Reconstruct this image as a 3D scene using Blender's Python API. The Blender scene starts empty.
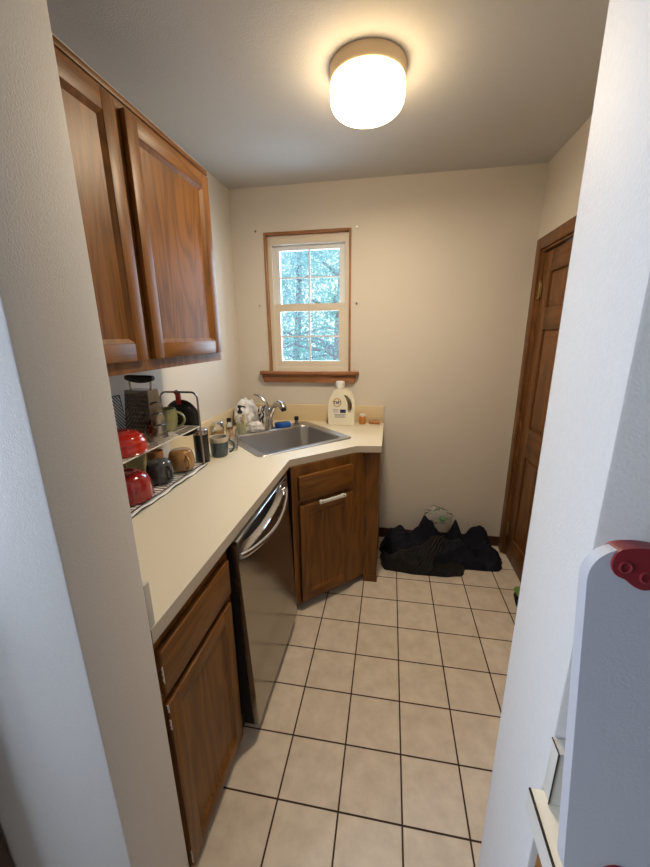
import bpy, bmesh, math, random
from mathutils import Vector, Matrix, noise
R = math.radians
PI = math.pi
random.seed(7)
scene = bpy.context.scene
COL = scene.collection

# ------------------------------------------------------------------ materials
def new_mat(name):
    m = bpy.data.materials.new(name); m.use_nodes = True
    nt = m.node_tree
    return m, nt, nt.nodes['Principled BSDF']

def mat(name, col, rough=.5, metal=0., bump=0., bscale=200., var=0., vscale=8., trans=0., ior=1.45, coat=0., spec=.5, sheen=0.):
    m, nt, b = new_mat(name)
    b.inputs['Base Color'].default_value = (*col, 1)
    b.inputs['Roughness'].default_value = rough
    b.inputs['Metallic'].default_value = metal
    b.inputs['Transmission Weight'].default_value = trans
    b.inputs['IOR'].default_value = ior
    b.inputs['Coat Weight'].default_value = coat
    b.inputs['Specular IOR Level'].default_value = spec
    b.inputs['Sheen Weight'].default_value = sheen
    tc = nt.nodes.new('ShaderNodeTexCoord')
    if var:
        n = nt.nodes.new('ShaderNodeTexNoise'); n.inputs['Scale'].default_value = vscale; n.inputs['Detail'].default_value = 5
        nt.links.new(tc.outputs['Object'], n.inputs['Vector'])
        mx = nt.nodes.new('ShaderNodeMix'); mx.data_type = 'RGBA'
        mx.inputs['A'].default_value = (*[max(0, c * (1 - var)) for c in col], 1)
        mx.inputs['B'].default_value = (*[min(1, c * (1 + var)) for c in col], 1)
        nt.links.new(n.outputs['Fac'], mx.inputs['Factor'])
        nt.links.new(mx.outputs['Result'], b.inputs['Base Color'])
    if bump:
        n = nt.nodes.new('ShaderNodeTexNoise'); n.inputs['Scale'].default_value = bscale; n.inputs['Detail'].default_value = 3
        nt.links.new(tc.outputs['Object'], n.inputs['Vector'])
        bp = nt.nodes.new('ShaderNodeBump'); bp.inputs['Strength'].default_value = bump; bp.inputs['Distance'].default_value = .002
        nt.links.new(n.outputs['Fac'], bp.inputs['Height']); nt.links.new(bp.outputs['Normal'], b.inputs['Normal'])
    return m

def oak(name, axis, dark=(.052, .018, .004), light=(.205, .082, .014), scale=1., rough=.42):
    """grain stretched along a local axis (0 x, 1 y, 2 z)"""
    m, nt, b = new_mat(name)
    tc = nt.nodes.new('ShaderNodeTexCoord'); mp = nt.nodes.new('ShaderNodeMapping')
    s = [6., 6., 6.]; s[axis] = .9
    mp.inputs['Scale'].default_value = s
    nt.links.new(tc.outputs['Object'], mp.inputs['Vector'])
    n1 = nt.nodes.new('ShaderNodeTexNoise'); n1.inputs['Scale'].default_value = 1.3 * scale; n1.inputs['Detail'].default_value = 2; n1.inputs['Distortion'].default_value = .6
    nt.links.new(mp.outputs['Vector'], n1.inputs['Vector'])
    # growth rings: contour lines of the stretched noise
    mul = nt.nodes.new('ShaderNodeMath'); mul.operation = 'MULTIPLY'; mul.inputs[1].default_value = 14
    fr = nt.nodes.new('ShaderNodeMath'); fr.operation = 'PINGPONG'; fr.inputs[1].default_value = 1
    nt.links.new(n1.outputs['Fac'], mul.inputs[0]); nt.links.new(mul.outputs[0], fr.inputs[0])
    mp2 = nt.nodes.new('ShaderNodeMapping'); s2 = [160., 160., 160.]; s2[axis] = 5.
    mp2.inputs['Scale'].default_value = s2
    nt.links.new(tc.outputs['Object'], mp2.inputs['Vector'])
    n2 = nt.nodes.new('ShaderNodeTexNoise'); n2.inputs['Scale'].default_value = 1; n2.inputs['Detail'].default_value = 3
    nt.links.new(mp2.outputs['Vector'], n2.inputs['Vector'])
    add = nt.nodes.new('ShaderNodeMix'); add.data_type = 'FLOAT'; add.inputs['Factor'].default_value = .68
    nt.links.new(fr.outputs[0], add.inputs['A']); nt.links.new(n2.outputs['Fac'], add.inputs['B'])
    cr = nt.nodes.new('ShaderNodeValToRGB')
    cr.color_ramp.elements[0].position = .08; cr.color_ramp.elements[0].color = (*dark, 1)
    cr.color_ramp.elements[1].position = .62; cr.color_ramp.elements[1].color = (*light, 1)
    nt.links.new(add.outputs['Result'], cr.inputs['Fac']); nt.links.new(cr.outputs['Color'], b.inputs['Base Color'])
    b.inputs['Roughness'].default_value = rough; b.inputs['Specular IOR Level'].default_value = .32
    bp = nt.nodes.new('ShaderNodeBump'); bp.inputs['Strength'].default_value = .15; bp.inputs['Distance'].default_value = .001
    nt.links.new(n2.outputs['Fac'], bp.inputs['Height']); nt.links.new(bp.outputs['Normal'], b.inputs['Normal'])
    return m

def tile_mat():
    m, nt, b = new_mat('ceramic_floor_tiles')
    T = .2083
    tc = nt.nodes.new('ShaderNodeTexCoord')
    mp = nt.nodes.new('ShaderNodeMapping'); mp.inputs['Scale'].default_value = (1 / T, 1 / T, 1 / T)
    nt.links.new(tc.outputs['Object'], mp.inputs['Vector'])
    mp.inputs['Location'].default_value = (0, 0, 0)
    br = nt.nodes.new('ShaderNodeTexBrick'); br.offset = 0; br.squash = 1
    br.inputs['Scale'].default_value = 1; br.inputs['Brick Width'].default_value = 1; br.inputs['Row Height'].default_value = 1
    br.inputs['Mortar Size'].default_value = .0165; br.inputs['Mortar Smooth'].default_value = .3; br.inputs['Bias'].default_value = 0
    br.inputs['Color1'].default_value = (.78, .70, .60, 1); br.inputs['Color2'].default_value = (.73, .65, .55, 1)
    br.inputs['Mortar'].default_value = (.055, .028, .014, 1)
    nt.links.new(mp.outputs['Vector'], br.inputs['Vector'])
    n = nt.nodes.new('ShaderNodeTexNoise'); n.inputs['Scale'].default_value = 14; n.inputs['Detail'].default_value = 6; n.inputs['Roughness'].default_value = .6
    nt.links.new(tc.outputs['Object'], n.inputs['Vector'])
    cr = nt.nodes.new('ShaderNodeValToRGB'); cr.color_ramp.elements[0].position = .3; cr.color_ramp.elements[0].color = (.80, .78, .76, 1)
    cr.color_ramp.elements[1].position = .7; cr.color_ramp.elements[1].color = (1, 1, 1, 1)
    nt.links.new(n.outputs['Fac'], cr.inputs['Fac'])
    mx = nt.nodes.new('ShaderNodeMix'); mx.data_type = 'RGBA'; mx.blend_type = 'MULTIPLY'; mx.inputs['Factor'].default_value = 1
    nt.links.new(br.outputs['Color'], mx.inputs['A']); nt.links.new(cr.outputs['Color'], mx.inputs['B'])
    nt.links.new(mx.outputs['Result'], b.inputs['Base Color'])
    rr = nt.nodes.new('ShaderNodeMapRange'); rr.inputs['To Min'].default_value = .42; rr.inputs['To Max'].default_value = .9
    nt.links.new(br.outputs['Fac'], rr.inputs['Value']); nt.links.new(rr.outputs['Result'], b.inputs['Roughness'])
    inv = nt.nodes.new('ShaderNodeMath'); inv.operation = 'SUBTRACT'; inv.inputs[0].default_value = 1
    nt.links.new(br.outputs['Fac'], inv.inputs[1])
    bp = nt.nodes.new('ShaderNodeBump'); bp.inputs['Strength'].default_value = .6; bp.inputs['Distance'].default_value = .003
    nt.links.new(inv.outputs[0], bp.inputs['Height']); nt.links.new(bp.outputs['Normal'], b.inputs['Normal'])
    return m

def emis(name, col, st):
    m, nt, b = new_mat(name)
    b.inputs['Base Color'].default_value = (.9, .9, .85, 1)
    b.inputs['Emission Color'].default_value = (*col, 1); b.inputs['Emission Strength'].default_value = st
    return m

def glass_mat(name, col=(1, 1, 1), rough=.02, ior=1.45):
    return mat(name, col, rough, trans=1., ior=ior)

def pane_mat():
    m = bpy.data.materials.new('window_pane'); m.use_nodes = True; nt = m.node_tree
    nt.nodes.remove(nt.nodes['Principled BSDF'])
    out = nt.nodes['Material Output']
    t = nt.nodes.new('ShaderNodeBsdfTransparent'); t.inputs['Color'].default_value = (.95, .98, 1, 1)
    g = nt.nodes.new('ShaderNodeBsdfGlossy'); g.inputs['Roughness'].default_value = .02
    mx = nt.nodes.new('ShaderNodeMixShader'); mx.inputs['Fac'].default_value = .06
    nt.links.new(t.outputs[0], mx.inputs[1]); nt.links.new(g.outputs[0], mx.inputs[2]); nt.links.new(mx.outputs[0], out.inputs['Surface'])
    return m

def ribbed_mat(name, col, rough, scale, strength, axis_rot):
    m, nt, b = new_mat(name)
    b.inputs['Base Color'].default_value = (*col, 1); b.inputs['Roughness'].default_value = rough
    tc = nt.nodes.new('ShaderNodeTexCoord'); mp = nt.nodes.new('ShaderNodeMapping'); mp.inputs['Rotation'].default_value = (0, 0, axis_rot)
    w = nt.nodes.new('ShaderNodeTexWave'); w.inputs['Scale'].default_value = scale; w.inputs['Distortion'].default_value = 1.2
    nt.links.new(tc.outputs['Object'], mp.inputs['Vector']); nt.links.new(mp.outputs['Vector'], w.inputs['Vector'])
    bp = nt.nodes.new('ShaderNodeBump'); bp.inputs['Strength'].default_value = strength; bp.inputs['Distance'].default_value = .006
    nt.links.new(w.outputs['Fac'], bp.inputs['Height']); nt.links.new(bp.outputs['Normal'], b.inputs['Normal'])
    return m

def leafmat(name, col):
    m = mat(name, col, .7, var=.35, vscale=1.5); nt = m.node_tree; b = nt.nodes['Principled BSDF']
    tr = nt.nodes.new('ShaderNodeBsdfTranslucent'); mx = nt.nodes.new('ShaderNodeMixShader'); mx.inputs['Fac'].default_value = .5
    src = b.inputs['Base Color'].links[0].from_socket; nt.links.new(src, tr.inputs['Color'])
    nt.links.new(b.outputs[0], mx.inputs[1]); nt.links.new(tr.outputs[0], mx.inputs[2]); nt.links.new(mx.outputs[0], nt.nodes['Material Output'].inputs['Surface'])
    return m
M = {}
M['wall'] = mat('painted_wall', (.70, .655, .59), .62, bump=.25, bscale=260, var=.025, vscale=3)
M['wall_tex'] = mat('orange_peel_wall', (.66, .635, .60), .62, bump=.28, bscale=330, var=.06, vscale=170)
M['outer_wall'] = mat('tan_room_wall', (.34, .31, .27), .8, bump=.2, bscale=250)
M['ceiling'] = mat('painted_ceiling', (.55, .54, .525), .8, bump=.6, bscale=180, var=.03, vscale=40)
M['tiles'] = tile_mat()
M['oak_v'] = oak('oak_upright_grain', 2)
M['oak_h'] = oak('oak_level_grain', 0)
M['pine_v'] = oak('door_wood_upright_grain', 2, (.060, .022, .006), (.20, .085, .026), .7, .38)
M['pine_h'] = oak('door_wood_level_grain', 1, (.055, .020, .006), (.185, .078, .024), .7, .38)
M['walnut'] = oak('dark_walnut', 2, (.03, .014, .008), (.07, .035, .02), 1., .4)
M['trimwood'] = oak('window_wood', 0, (.16, .06, .024), (.36, .16, .07), 1., .5)
M['trimwood_v'] = oak('window_wood_upright', 2, (.20, .09, .04), (.42, .22, .11), 1., .55)
M['dark_gap'] = mat('dark_stained_frame', (.045, .018, .008), .6)
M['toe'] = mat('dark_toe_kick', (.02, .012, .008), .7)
M['laminate'] = mat('cream_laminate', (.74, .69, .56), .35, var=.02, vscale=120, bump=.05, bscale=500)
M['laminate_edge'] = mat('laminate_edge', (.52, .46, .38), .4)
M['splash'] = mat('tan_backsplash', (.72, .59, .37), .4)
M['grey_lam'] = mat('grey_laminate', (.58, .56, .50), .45)
M['seam'] = mat('dark_seam', (.03, .018, .01), .7)
M['steel'] = mat('brushed_steel', (.50, .49, .48), .30, 1., bump=.05, bscale=400)
M['dw_steel'] = mat('dark_stainless', (.36, .335, .30), .17, .95, bump=.03, bscale=500)
M['pocket_steel'] = mat('window_sheen_steel', (.55, .56, .60), .2, 1.)  # paler, bluer copy of the door steel; window reflection put into its colour
M['bright_steel'] = mat('polished_steel', (.62, .64, .68), .16, 1.)
M['chrome'] = mat('chrome', (.72, .72, .73), .1, 1.)
M['dark_chrome'] = mat('dark_chrome', (.28, .26, .25), .2, 1.)
M['nickel'] = mat('brushed_nickel', (.42, .40, .37), .25, 1.)
M['black'] = mat('black_plastic', (.012, .012, .013), .45)
M['black_gloss'] = mat('black_gloss', (.02, .017, .017), .22)
M['white_plastic'] = mat('white_plastic', (.80, .79, .76), .35)
M['board'] = mat('white_board_plastic', (.47, .48, .52), .38, bump=.12, bscale=320)
M['red_rubber'] = mat('red_rubber', (.20, .015, .022), .45)
M['red_gloss'] = mat('red_glaze', (.40, .02, .012), .12, coat=.6)
M['dkred_gloss'] = mat('dark_red_glaze', (.24, .012, .014), .12, coat=.6)
M['grey_glaze'] = mat('charcoal_glaze', (.045, .05, .055), .14, coat=.5)
M['tan_glaze'] = mat('tan_glaze', (.30, .155, .05), .2, coat=.4)
M['green_glaze'] = mat('olive_glaze', (.27, .27, .12), .15, coat=.5, var=.3, vscale=30)
M['blue_glaze'] = mat('slate_blue_glaze', (.055, .085, .105), .25, coat=.3, var=.3, vscale=50)
M['beige_glaze'] = mat('beige_glaze', (.50, .45, .36), .3)
M['vinyl'] = mat('cream_vinyl', (.74, .68, .57), .45)
M['vinyl_white'] = mat('white_vinyl', (.80, .82, .86), .4)
M['pane'] = pane_mat()
M['glass'] = glass_mat('clear_glass')
M['greenglass'] = glass_mat('greenish_glass', (.82, .92, .86))
M['soap'] = mat('pale_soap', (.80, .82, .55), .15, trans=.6)
M['cream_bottle'] = mat('cream_bottle_plastic', (.86, .82, .66), .35)
M['label_cream'] = mat('pale_label', (.84, .82, .72), .4)
M['gold'] = mat('gold_ring', (.62, .40, .12), .35)
M['navy_ink'] = mat('navy_ink', (.03, .02, .10), .5)
M['amber'] = mat('amber_plastic', (.75, .30, .05), .25, trans=.3)
M['brownbar'] = mat('brown_wrapper', (.42, .20, .08), .4)
M['navy_cloth'] = mat('navy_cloth', (.0075, .0085, .018), .8, bump=.5, bscale=300, spec=.3)
M['black_quilt'] = ribbed_mat('black_ribbed_cloth', (.006, .0065, .0072), .65, 26, 1., R(35))
M['clear_bag'] = mat('clear_plastic_film', (.95, .97, .95), .12, trans=.85, ior=1.2)
M['green'] = mat('green_packet', (.06, .32, .04), .4)
M['lime'] = mat('lime_plastic', (.16, .30, .05), .5)
M['white_cloth'] = mat('white_cloth', (.78, .78, .80), .9, bump=.4, bscale=250)
M['bag_white'] = mat('white_plastic_bag', (.80, .80, .82), .35)
M['blue_sponge'] = mat('blue_sponge', (.02, .12, .50), .8, bump=.6, bscale=300)
M['lamp_glass'] = emis('lit_opal_glass', (1.0, .74, .42), 10.5)
M['lamp_metal'] = mat('beige_lamp_metal', (.78, .62, .42), .45)
M['grater_steel'] = mat('worn_grater_steel', (.30, .27, .25), .16, 1.)
M['brass'] = mat('aged_brass', (.42, .30, .14), .3, 1.)
M['baseboard'] = mat('dark_stained_baseboard', (.07, .028, .012), .5)
M['bark'] = mat('bark', (.42, .36, .40), .9, bump=.6, bscale=20)
M['leaf'] = leafmat('leaf', (.42, .68, .60))
M['leaf2'] = leafmat('leaf_pale', (.58, .84, .84))
M['ground'] = mat('outdoor_ground', (.25, .26, .16), .9, var=.3, vscale=2)
M['rack_white'] = mat('white_coated_wire', (.62, .60, .56), .35)
M['paper'] = mat('white_carton', (.72, .70, .64), .6)

# ------------------------------------------------------------------ mesh builder
class MB:
    def __init__(self): self.v = []; self.f = []; self.m = []
    def add(self, vs, fs, mi=0):
        o = len(self.v); self.v += [tuple(p) for p in vs]
        self.f += [tuple(i + o for i in f) for f in fs]; self.m += [mi] * len(fs); return self
    def box(self, x0, x1, y0, y1, z0, z1, bev=0., seg=2, mi=0, mtx=None):
        bm = bmesh.new()
        bmesh.ops.create_cube(bm, size=1)
        for v in bm.verts:
            v.co = Vector(((x0 + x1) / 2 + v.co.x * (x1 - x0), (y0 + y1) / 2 + v.co.y * (y1 - y0), (z0 + z1) / 2 + v.co.z * (z1 - z0)))
        if bev: bmesh.ops.bevel(bm, geom=bm.edges[:], offset=bev, segments=seg, profile=.5, affect='EDGES')
        return self.bm(bm, mi, mtx)
    def bm(self, bm, mi=0, mtx=None):
        bm.verts.ensure_lookup_table()
        for i, v in enumerate(bm.verts): v.index = i
        self.add([(mtx @ v.co) if mtx else v.co.copy() for v in bm.verts], [[v.index for v in f.verts] for f in bm.faces], mi)
        bm.free(); return self
    def tube(self, pts, r, seg=10, closed=False, mi=0, rs=None, cap=True, flat=1.):
        pts = [Vector(p) for p in pts]; n = len(pts); rings = []
        up = None
        for i, p in enumerate(pts):
            a = pts[(i - 1) % n] if (closed or i > 0) else pts[i]
            b = pts[(i + 1) % n] if (closed or i < n - 1) else pts[i]
            t = (b - a).normalized()
            if up is None:
                up = Vector((0, 0, 1)) if abs(t.z) < .9 else Vector((1, 0, 0))
            s = t.cross(up).normalized(); up = s.cross(t).normalized()
            rr = rs[i] if rs else r
            rings.append([p + (s * math.cos(2 * PI * k / seg) + up * flat * math.sin(2 * PI * k / seg)) * rr for k in range(seg)])
        vs = [q for ring in rings for q in ring]; fs = []
        for i in range(n if closed else n - 1):
            for k in range(seg):
                fs.append((i * seg + k, i * seg + (k + 1) % seg, ((i + 1) % n) * seg + (k + 1) % seg, ((i + 1) % n) * seg + k))
        if cap and not closed:
            fs.append(tuple(range(seg))[::-1]); fs.append(tuple(range((n - 1) * seg, n * seg)))
        return self.add(vs, fs, mi)
    def lathe(self, prof, c=(0, 0, 0), seg=32, mi=0, mtx=None, wob=None):
        vs = []; fs = []; n = len(prof)
        for k in range(seg):
            a = 2 * PI * k / seg
            for (r, z) in prof:
                p = Vector((c[0] + r * math.cos(a), c[1] + r * math.sin(a), c[2] + z))
                vs.append(mtx @ p if mtx else p)
        for k in range(seg):
            for i in range(n - 1):
                fs.append((k * n + i, ((k + 1) % seg) * n + i, ((k + 1) % seg) * n + i + 1, k * n + i + 1))
        return self.add(vs, fs, mi)
    def prism(self, poly, z0, z1, holes=(), mi=0, mtx=None, side_mi=None):
        """poly in x,y extruded along z, with optional holes"""
        bm = bmesh.new(); loops = [poly] + list(holes); es = []; allv = []
        for lp in loops:
            vs = [bm.verts.new((x, y, z1)) for x, y in lp]; allv.append(vs)
            for i in range(len(vs)): es.append(bm.edges.new((vs[i], vs[(i + 1) % len(vs)])))
        bmesh.ops.triangle_fill(bm, use_beauty=True, use_dissolve=False, edges=es)
        for f in bm.faces:
            if f.normal.z < 0: f.normal_flip()
        top = [f for f in bm.faces]
        bm.verts.index_update()
        vs = [v.co.copy() for v in bm.verts]; n = len(vs)
        fs = [[v.index for v in f.verts] for f in top]
        V = vs + [Vector((v.x, v.y, z0)) for v in vs]
        F = list(fs) + [[i + n for i in f][::-1] for f in fs]
        nt = len(F); S = []
        for lp in allv:
            ids = [v.index for v in lp]
            for i in range(len(ids)):
                S.append((ids[i], ids[(i + 1) % len(ids)], ids[(i + 1) % len(ids)] + n, ids[i] + n))
        bm.free()
        if mtx: V = [mtx @ v for v in V]
        o = len(self.v); self.add(V, F, mi)
        self.f += [tuple(i + o for i in f) for f in S]; self.m += [mi if side_mi is None else side_mi] * len(S)
        return self
    def build(self, name, mats, parent=None, smooth=True, angle=35, loc=(0, 0, 0), rot=(0, 0, 0), bevel=0., bseg=2, fixn=True, subd=0, solid=0.):
        me = bpy.data.meshes.new(name); me.from_pydata([tuple(p) for p in self.v], [], self.f)
        if not isinstance(mats, (list, tuple)): mats = [mats]
        for m_ in mats: me.materials.append(m_)
        me.polygons.foreach_set('material_index', self.m)
        if fixn:
            b = bmesh.new(); b.from_mesh(me); bmesh.ops.recalc_face_normals(b, faces=b.faces[:]); b.to_mesh(me); b.free()
        if smooth:
            me.polygons.foreach_set('use_smooth', [True] * len(me.polygons)); me.set_sharp_from_angle(angle=R(angle))
        o = bpy.data.objects.new(name, me); COL.objects.link(o)
        if parent: o.parent = parent
        o.location = loc; o.rotation_euler = rot
        if solid:
            md = o.modifiers.new('thick', 'SOLIDIFY'); md.thickness = solid
        if bevel:
            md = o.modifiers.new('bevel', 'BEVEL'); md.width = bevel; md.segments = bseg; md.limit_method = 'ANGLE'; md.angle_limit = R(40)
        if subd:
            md = o.modifiers.new('sub', 'SUBSURF'); md.levels = subd; md.render_levels = subd
        return o

def thing(name, label, cat, loc=(0, 0, 0), rz=0., group=None, rot=None):
    o = bpy.data.objects.new(name, None); COL.objects.link(o); o.empty_display_size = .1
    o.location = loc; o.rotation_euler = rot or (0, 0, rz)
    o['label'] = label; o['category'] = cat
    if group: o['group'] = group
    return o
def tag(o, label, cat, group=None):
    o['label'] = label; o['category'] = cat
    if group: o['group'] = group
    return o
def struct(o):
    o['kind'] = 'structure'; return o
def box(name, m, x0, x1, y0, y1, z0, z1, parent=None, bev=0.):
    return MB().box(x0, x1, y0, y1, z0, z1, bev).build(name, m, parent)
def rrect(x0, x1, y0, y1, r, n=6):
    pts = []
    for cx, cy, a0 in ((x1 - r, y1 - r, 0), (x0 + r, y1 - r, 90), (x0 + r, y0 + r, 180), (x1 - r, y0 + r, 270)):
        for k in range(n + 1):
            a = R(a0 + 90 * k / n); pts.append((cx + r * math.cos(a), cy + r * math.sin(a)))
    return pts
def text_mesh(name, s, size, m, parent, loc, rot, extrude=.0004, shear=0., bold=0.):
    c = bpy.data.curves.new(name, 'FONT'); c.body = s; c.size = size; c.extrude = extrude; c.align_x = 'CENTER'; c.align_y = 'CENTER'; c.shear = shear; c.offset = bold
    t = bpy.data.objects.new(name + '_src', c); COL.objects.link(t)
    dg = bpy.context.evaluated_depsgraph_get(); dg.update()
    me = bpy.data.meshes.new_from_object(t.evaluated_get(dg)); me.name = name
    bpy.data.objects.remove(t); bpy.data.curves.remove(c)
    me.materials.clear(); me.materials.append(m)
    o = bpy.data.objects.new(name, me); COL.objects.link(o); o.parent = parent; o.location = loc; o.rotation_euler = rot
    return o

# ------------------------------------------------------------------ dimensions (metres)
XL, XR, YB, H = -.974, .963, .713, 2.46
PY0, PY1 = -1.46, -1.30            # partition wall, near and far faces
OXL, OXR = -.37, .35               # opening in the partition
NX0, NX1, NY = -1.3, 2.4, -4.2     # neighbouring room

# ------------------------------------------------------------------ setting
struct(MB().box(NX0 - .1, NX1 + .1, NY - .1, YB + .1, -.12, 0).build('floor', M['tiles']))
struct(MB().box(NX0 - .1, NX1 + .1, NY - .1, YB + .1, H, H + .12).build('ceiling', M['ceiling']))
struct(MB().box(XL - .12, XL, PY1, YB + .12, 0, H).build('wall_left', M['wall']))
WX0, WX1, WZ0, WZ1 = -.748, -.156, 1.275, 2.19     # window rough opening
w = MB()
w.box(XL, WX0, YB, YB + .12, 0, H); w.box(WX1, XR + .12, YB, YB + .12, 0, H)
w.box(WX0, WX1, YB, YB + .12, 0, WZ0); w.box(WX0, WX1, YB, YB + .12, WZ1, H)
struct(w.build('wall_back', M['wall']))
DY0, DY1, DZ = -.16, .615, 1.99
w = MB()
w.box(XR, XR + .12, DY1, YB, 0, H); w.box(XR, XR + .12, PY1, DY0, 0, H); w.box(XR, XR + .12, DY0, DY1, DZ, H)
struct(w.build('wall_right', M['wall']))
w = MB()
w.box(NX0, OXL, PY0, PY1, 0, H, .004); w.box(OXR, NX1, PY0, PY1 + .015, 0, H, .004); w.box(OXL - .01, OXR + .01, PY0 + .001, PY1 - .001, 2.12, H)
struct(w.build('wall_front', M['wall_tex']))
LW = dict(y0=-2.62, y1=-1.585, z0=.80, z1=2.1)
w = MB()
w.box(NX0 - .12, NX0, NY, LW['y0'], 0, H); w.box(NX0 - .12, NX0, LW['y1'], PY1, 0, H)
w.box(NX0 - .12, NX0, LW['y0'], LW['y1'], 0, LW['z0']); w.box(NX0 - .12, NX0, LW['y0'], LW['y1'], LW['z1'], H)
struct(w.build('wall_outer_left', M['outer_wall']))
struct(box('wall_outer_right', M['outer_wall'], NX1, NX1 + .12, NY, PY0, 0, H))
struct(box('wall_outer_rear', M['outer_wall'], NX0 - .12, NX1 + .12, NY - .12, NY, 0, H))
struct(box('baseboard_back', M['baseboard'], .079, XR, YB - .014, YB, 0, .075, bev=.003))
w = MB()
w.box(XR - .014, XR, PY1, DY0 - .065, 0, .075, .003)
struct(w.build('baseboard_right', M['baseboard']))

# window over the sink: wood-edged opening, cream vinyl double-hung sashes
win = bpy.data.objects.new('window_1', None); COL.objects.link(win); win.location = ((WX0 + WX1) / 2, YB, WZ0); struct(win)
wl = win.location
def wp(name, mb, m, parent=win): return mb.build(name, m, parent)
hw = (WX1 - WX0) / 2; hh = WZ1 - WZ0
f = MB()
for x0 in (-hw, hw - .014): wp('side_jamb', MB().box(x0, x0 + .014, -.006, .115, 0, hh, .001), M['trimwood_v'])
wp('head_jamb', MB().box(-hw + .014, hw - .014, -.006, .115, hh - .016, hh, .001), M['trimwood'])
f = MB()
f.prism([(-hw - .062, -.052), (hw + .060, -.052), (hw + .060, .0), (-hw - .062, .0)], -.018, .004)
wp('sill', f, M['trimwood']).modifiers.new('b', 'BEVEL').width = .003
f = MB()
f.add([(-hw - .055, -.03, -.018), (hw + .043, -.03, -.018), (hw + .028, -.03, -.075), (-hw - .04, -.03, -.075), (-hw - .055, 0, -.018), (hw + .043, 0, -.018), (hw + .028, 0, -.075), (-hw - .04, 0, -.075)],
      [(0, 1, 2, 3), (4, 7, 6, 5), (0, 4, 5, 1), (3, 2, 6, 7), (0, 3, 7, 4), (1, 5, 6, 2)])
wp('apron', f, M['trimwood'])
# vinyl outer frame
a = hw - .014; fw = .03
def rc4(a_, b_, c_, d_): return [(a_, c_), (b_, c_), (b_, d_), (a_, d_)]
def frame_mb(x0, x1, z0, z1, hx0, hx1, hz0, hz1, y0, y1):
    return MB().prism(rc4(x0, x1, z0, z1), -y1, -y0, [rc4(hx0, hx1, hz0, hz1)], mtx=Matrix.Rotation(R(90), 4, 'X'))
f = frame_mb(-a, a, 0, hh - .016, -a + fw, a - fw, .03, hh - .071, .025, .10)
wp('vinyl_frame', f, M['vinyl']).modifiers.new('b', 'BEVEL').width = .002
def sash(name, z0, z1, y, m, st, rl, rb):
    x0 = -a + fw - .002; x1 = a - fw + .002
    s = frame_mb(x0, x1, z0, z1, x0 + st, x1 - st, z0 + rb, z1 - rl, y, y + .03)
    o = wp(name, s, m)
    gx0, gx1, gz0, gz1 = x0 + st, x1 - st, z0 + rb, z1 - rl
    g = MB().box(gx0 - .004, gx1 + .004, y + .012, y + .018, gz0 - .004, gz1 + .004); wp('pane', g, M['pane'], o)
    wp('muntin', MB().box(-.006, .006, y + .006, y + .0115, gz0, gz1), M['vinyl_white'], o)
    wp('muntin', MB().box(gx0, gx1, y + .0065, y + .0112, (gz0 + gz1) / 2 - .005, (gz0 + gz1) / 2 + .005), M['vinyl_white'], o)
    return o
mid = .445
sash('upper_sash', mid - .01, hh - .016 - .057, .062, M['vinyl_white'], .045, .03, .03)
ls = sash('lower_sash', .032, mid + .02, .03, M['vinyl'], .045, .05, .042)

# small wall screws left from a curtain rod
scr = None
for i, (x, z) in enumerate(((-.80, 2.20), (-.118, 2.19), (-.80, 1.73), (-.118, 1.73))):
    if scr is None:
        scr = MB().lathe([(0, -.006), (.006, -.006), (.007, -.002), (.003, 0), (.003, .012), (0, .012)], seg=10).build('wall_screw', M['nickel'])
        o = scr
    else:
        o = scr.copy(); COL.objects.link(o)
    o.location = (x, YB - .004, z); o.rotation_euler = (R(-90), 0, 0)
    tag(o, ['small screw in the wall above left of the window', 'small screw in the wall above right of the window', 'small screw in the wall beside the left middle of the window', 'small screw in the wall beside the right middle of the window'][i], 'screw', 'screws around the window')

# dining side window (light source side)
w2 = bpy.data.objects.new('window_2', None); COL.objects.link(w2); w2.location = (NX0 - .06, (LW['y0'] + LW['y1']) / 2, LW['z0']); struct(w2)
hy = (LW['y1'] - LW['y0']) / 2; hz = LW['z1'] - LW['z0']
f = MB(); t = .05
f.prism([(-hy, 0), (hy, 0), (hy, hz), (-hy, hz)], -.03, .03, [[(-hy + t, t), (-.02, t), (-.02, hz - t), (-hy + t, hz - t)], [(.02, t), (hy - t, t), (hy - t, hz - t), (.02, hz - t)]], mtx=Matrix.Rotation(R(90), 4, 'Z') @ Matrix.Rotation(R(90), 4, 'X'))
f.build('frame', M['vinyl_white'], w2)
MB().box(-.003, .003, -hy + t, hy - t, t, hz - t).build('pane', M['pane'], w2)

# right-hand door: casing and six-panel slab
cas = MB()
cas.box(XR - .016, XR, DY1, DY1 + .065, 0, DZ + .065, .003); cas.box(XR - .016, XR, DY0 - .065, DY0, 0, DZ + .065, .003)
cas.box(XR - .016, XR, DY0, DY1, DZ, DZ + .065, .003)
cas.box(XR - .004, XR + .11, DY1 - .012, DY1, 0, DZ, .002); cas.box(XR - .004, XR + .11, DY0, DY0 + .012, 0, DZ, .002); cas.box(XR - .004, XR + .11, DY0, DY1, DZ - .012, DZ, .002)
struct(cas.build('trim_1', M['pine_v']))
door = bpy.data.objects.new('door_1', None); COL.objects.link(door); door.location = (XR + .012, DY1 - .015, 0); struct(door)
dw_, dh_ = DY1 - DY0 - .03, DZ - .022
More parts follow.
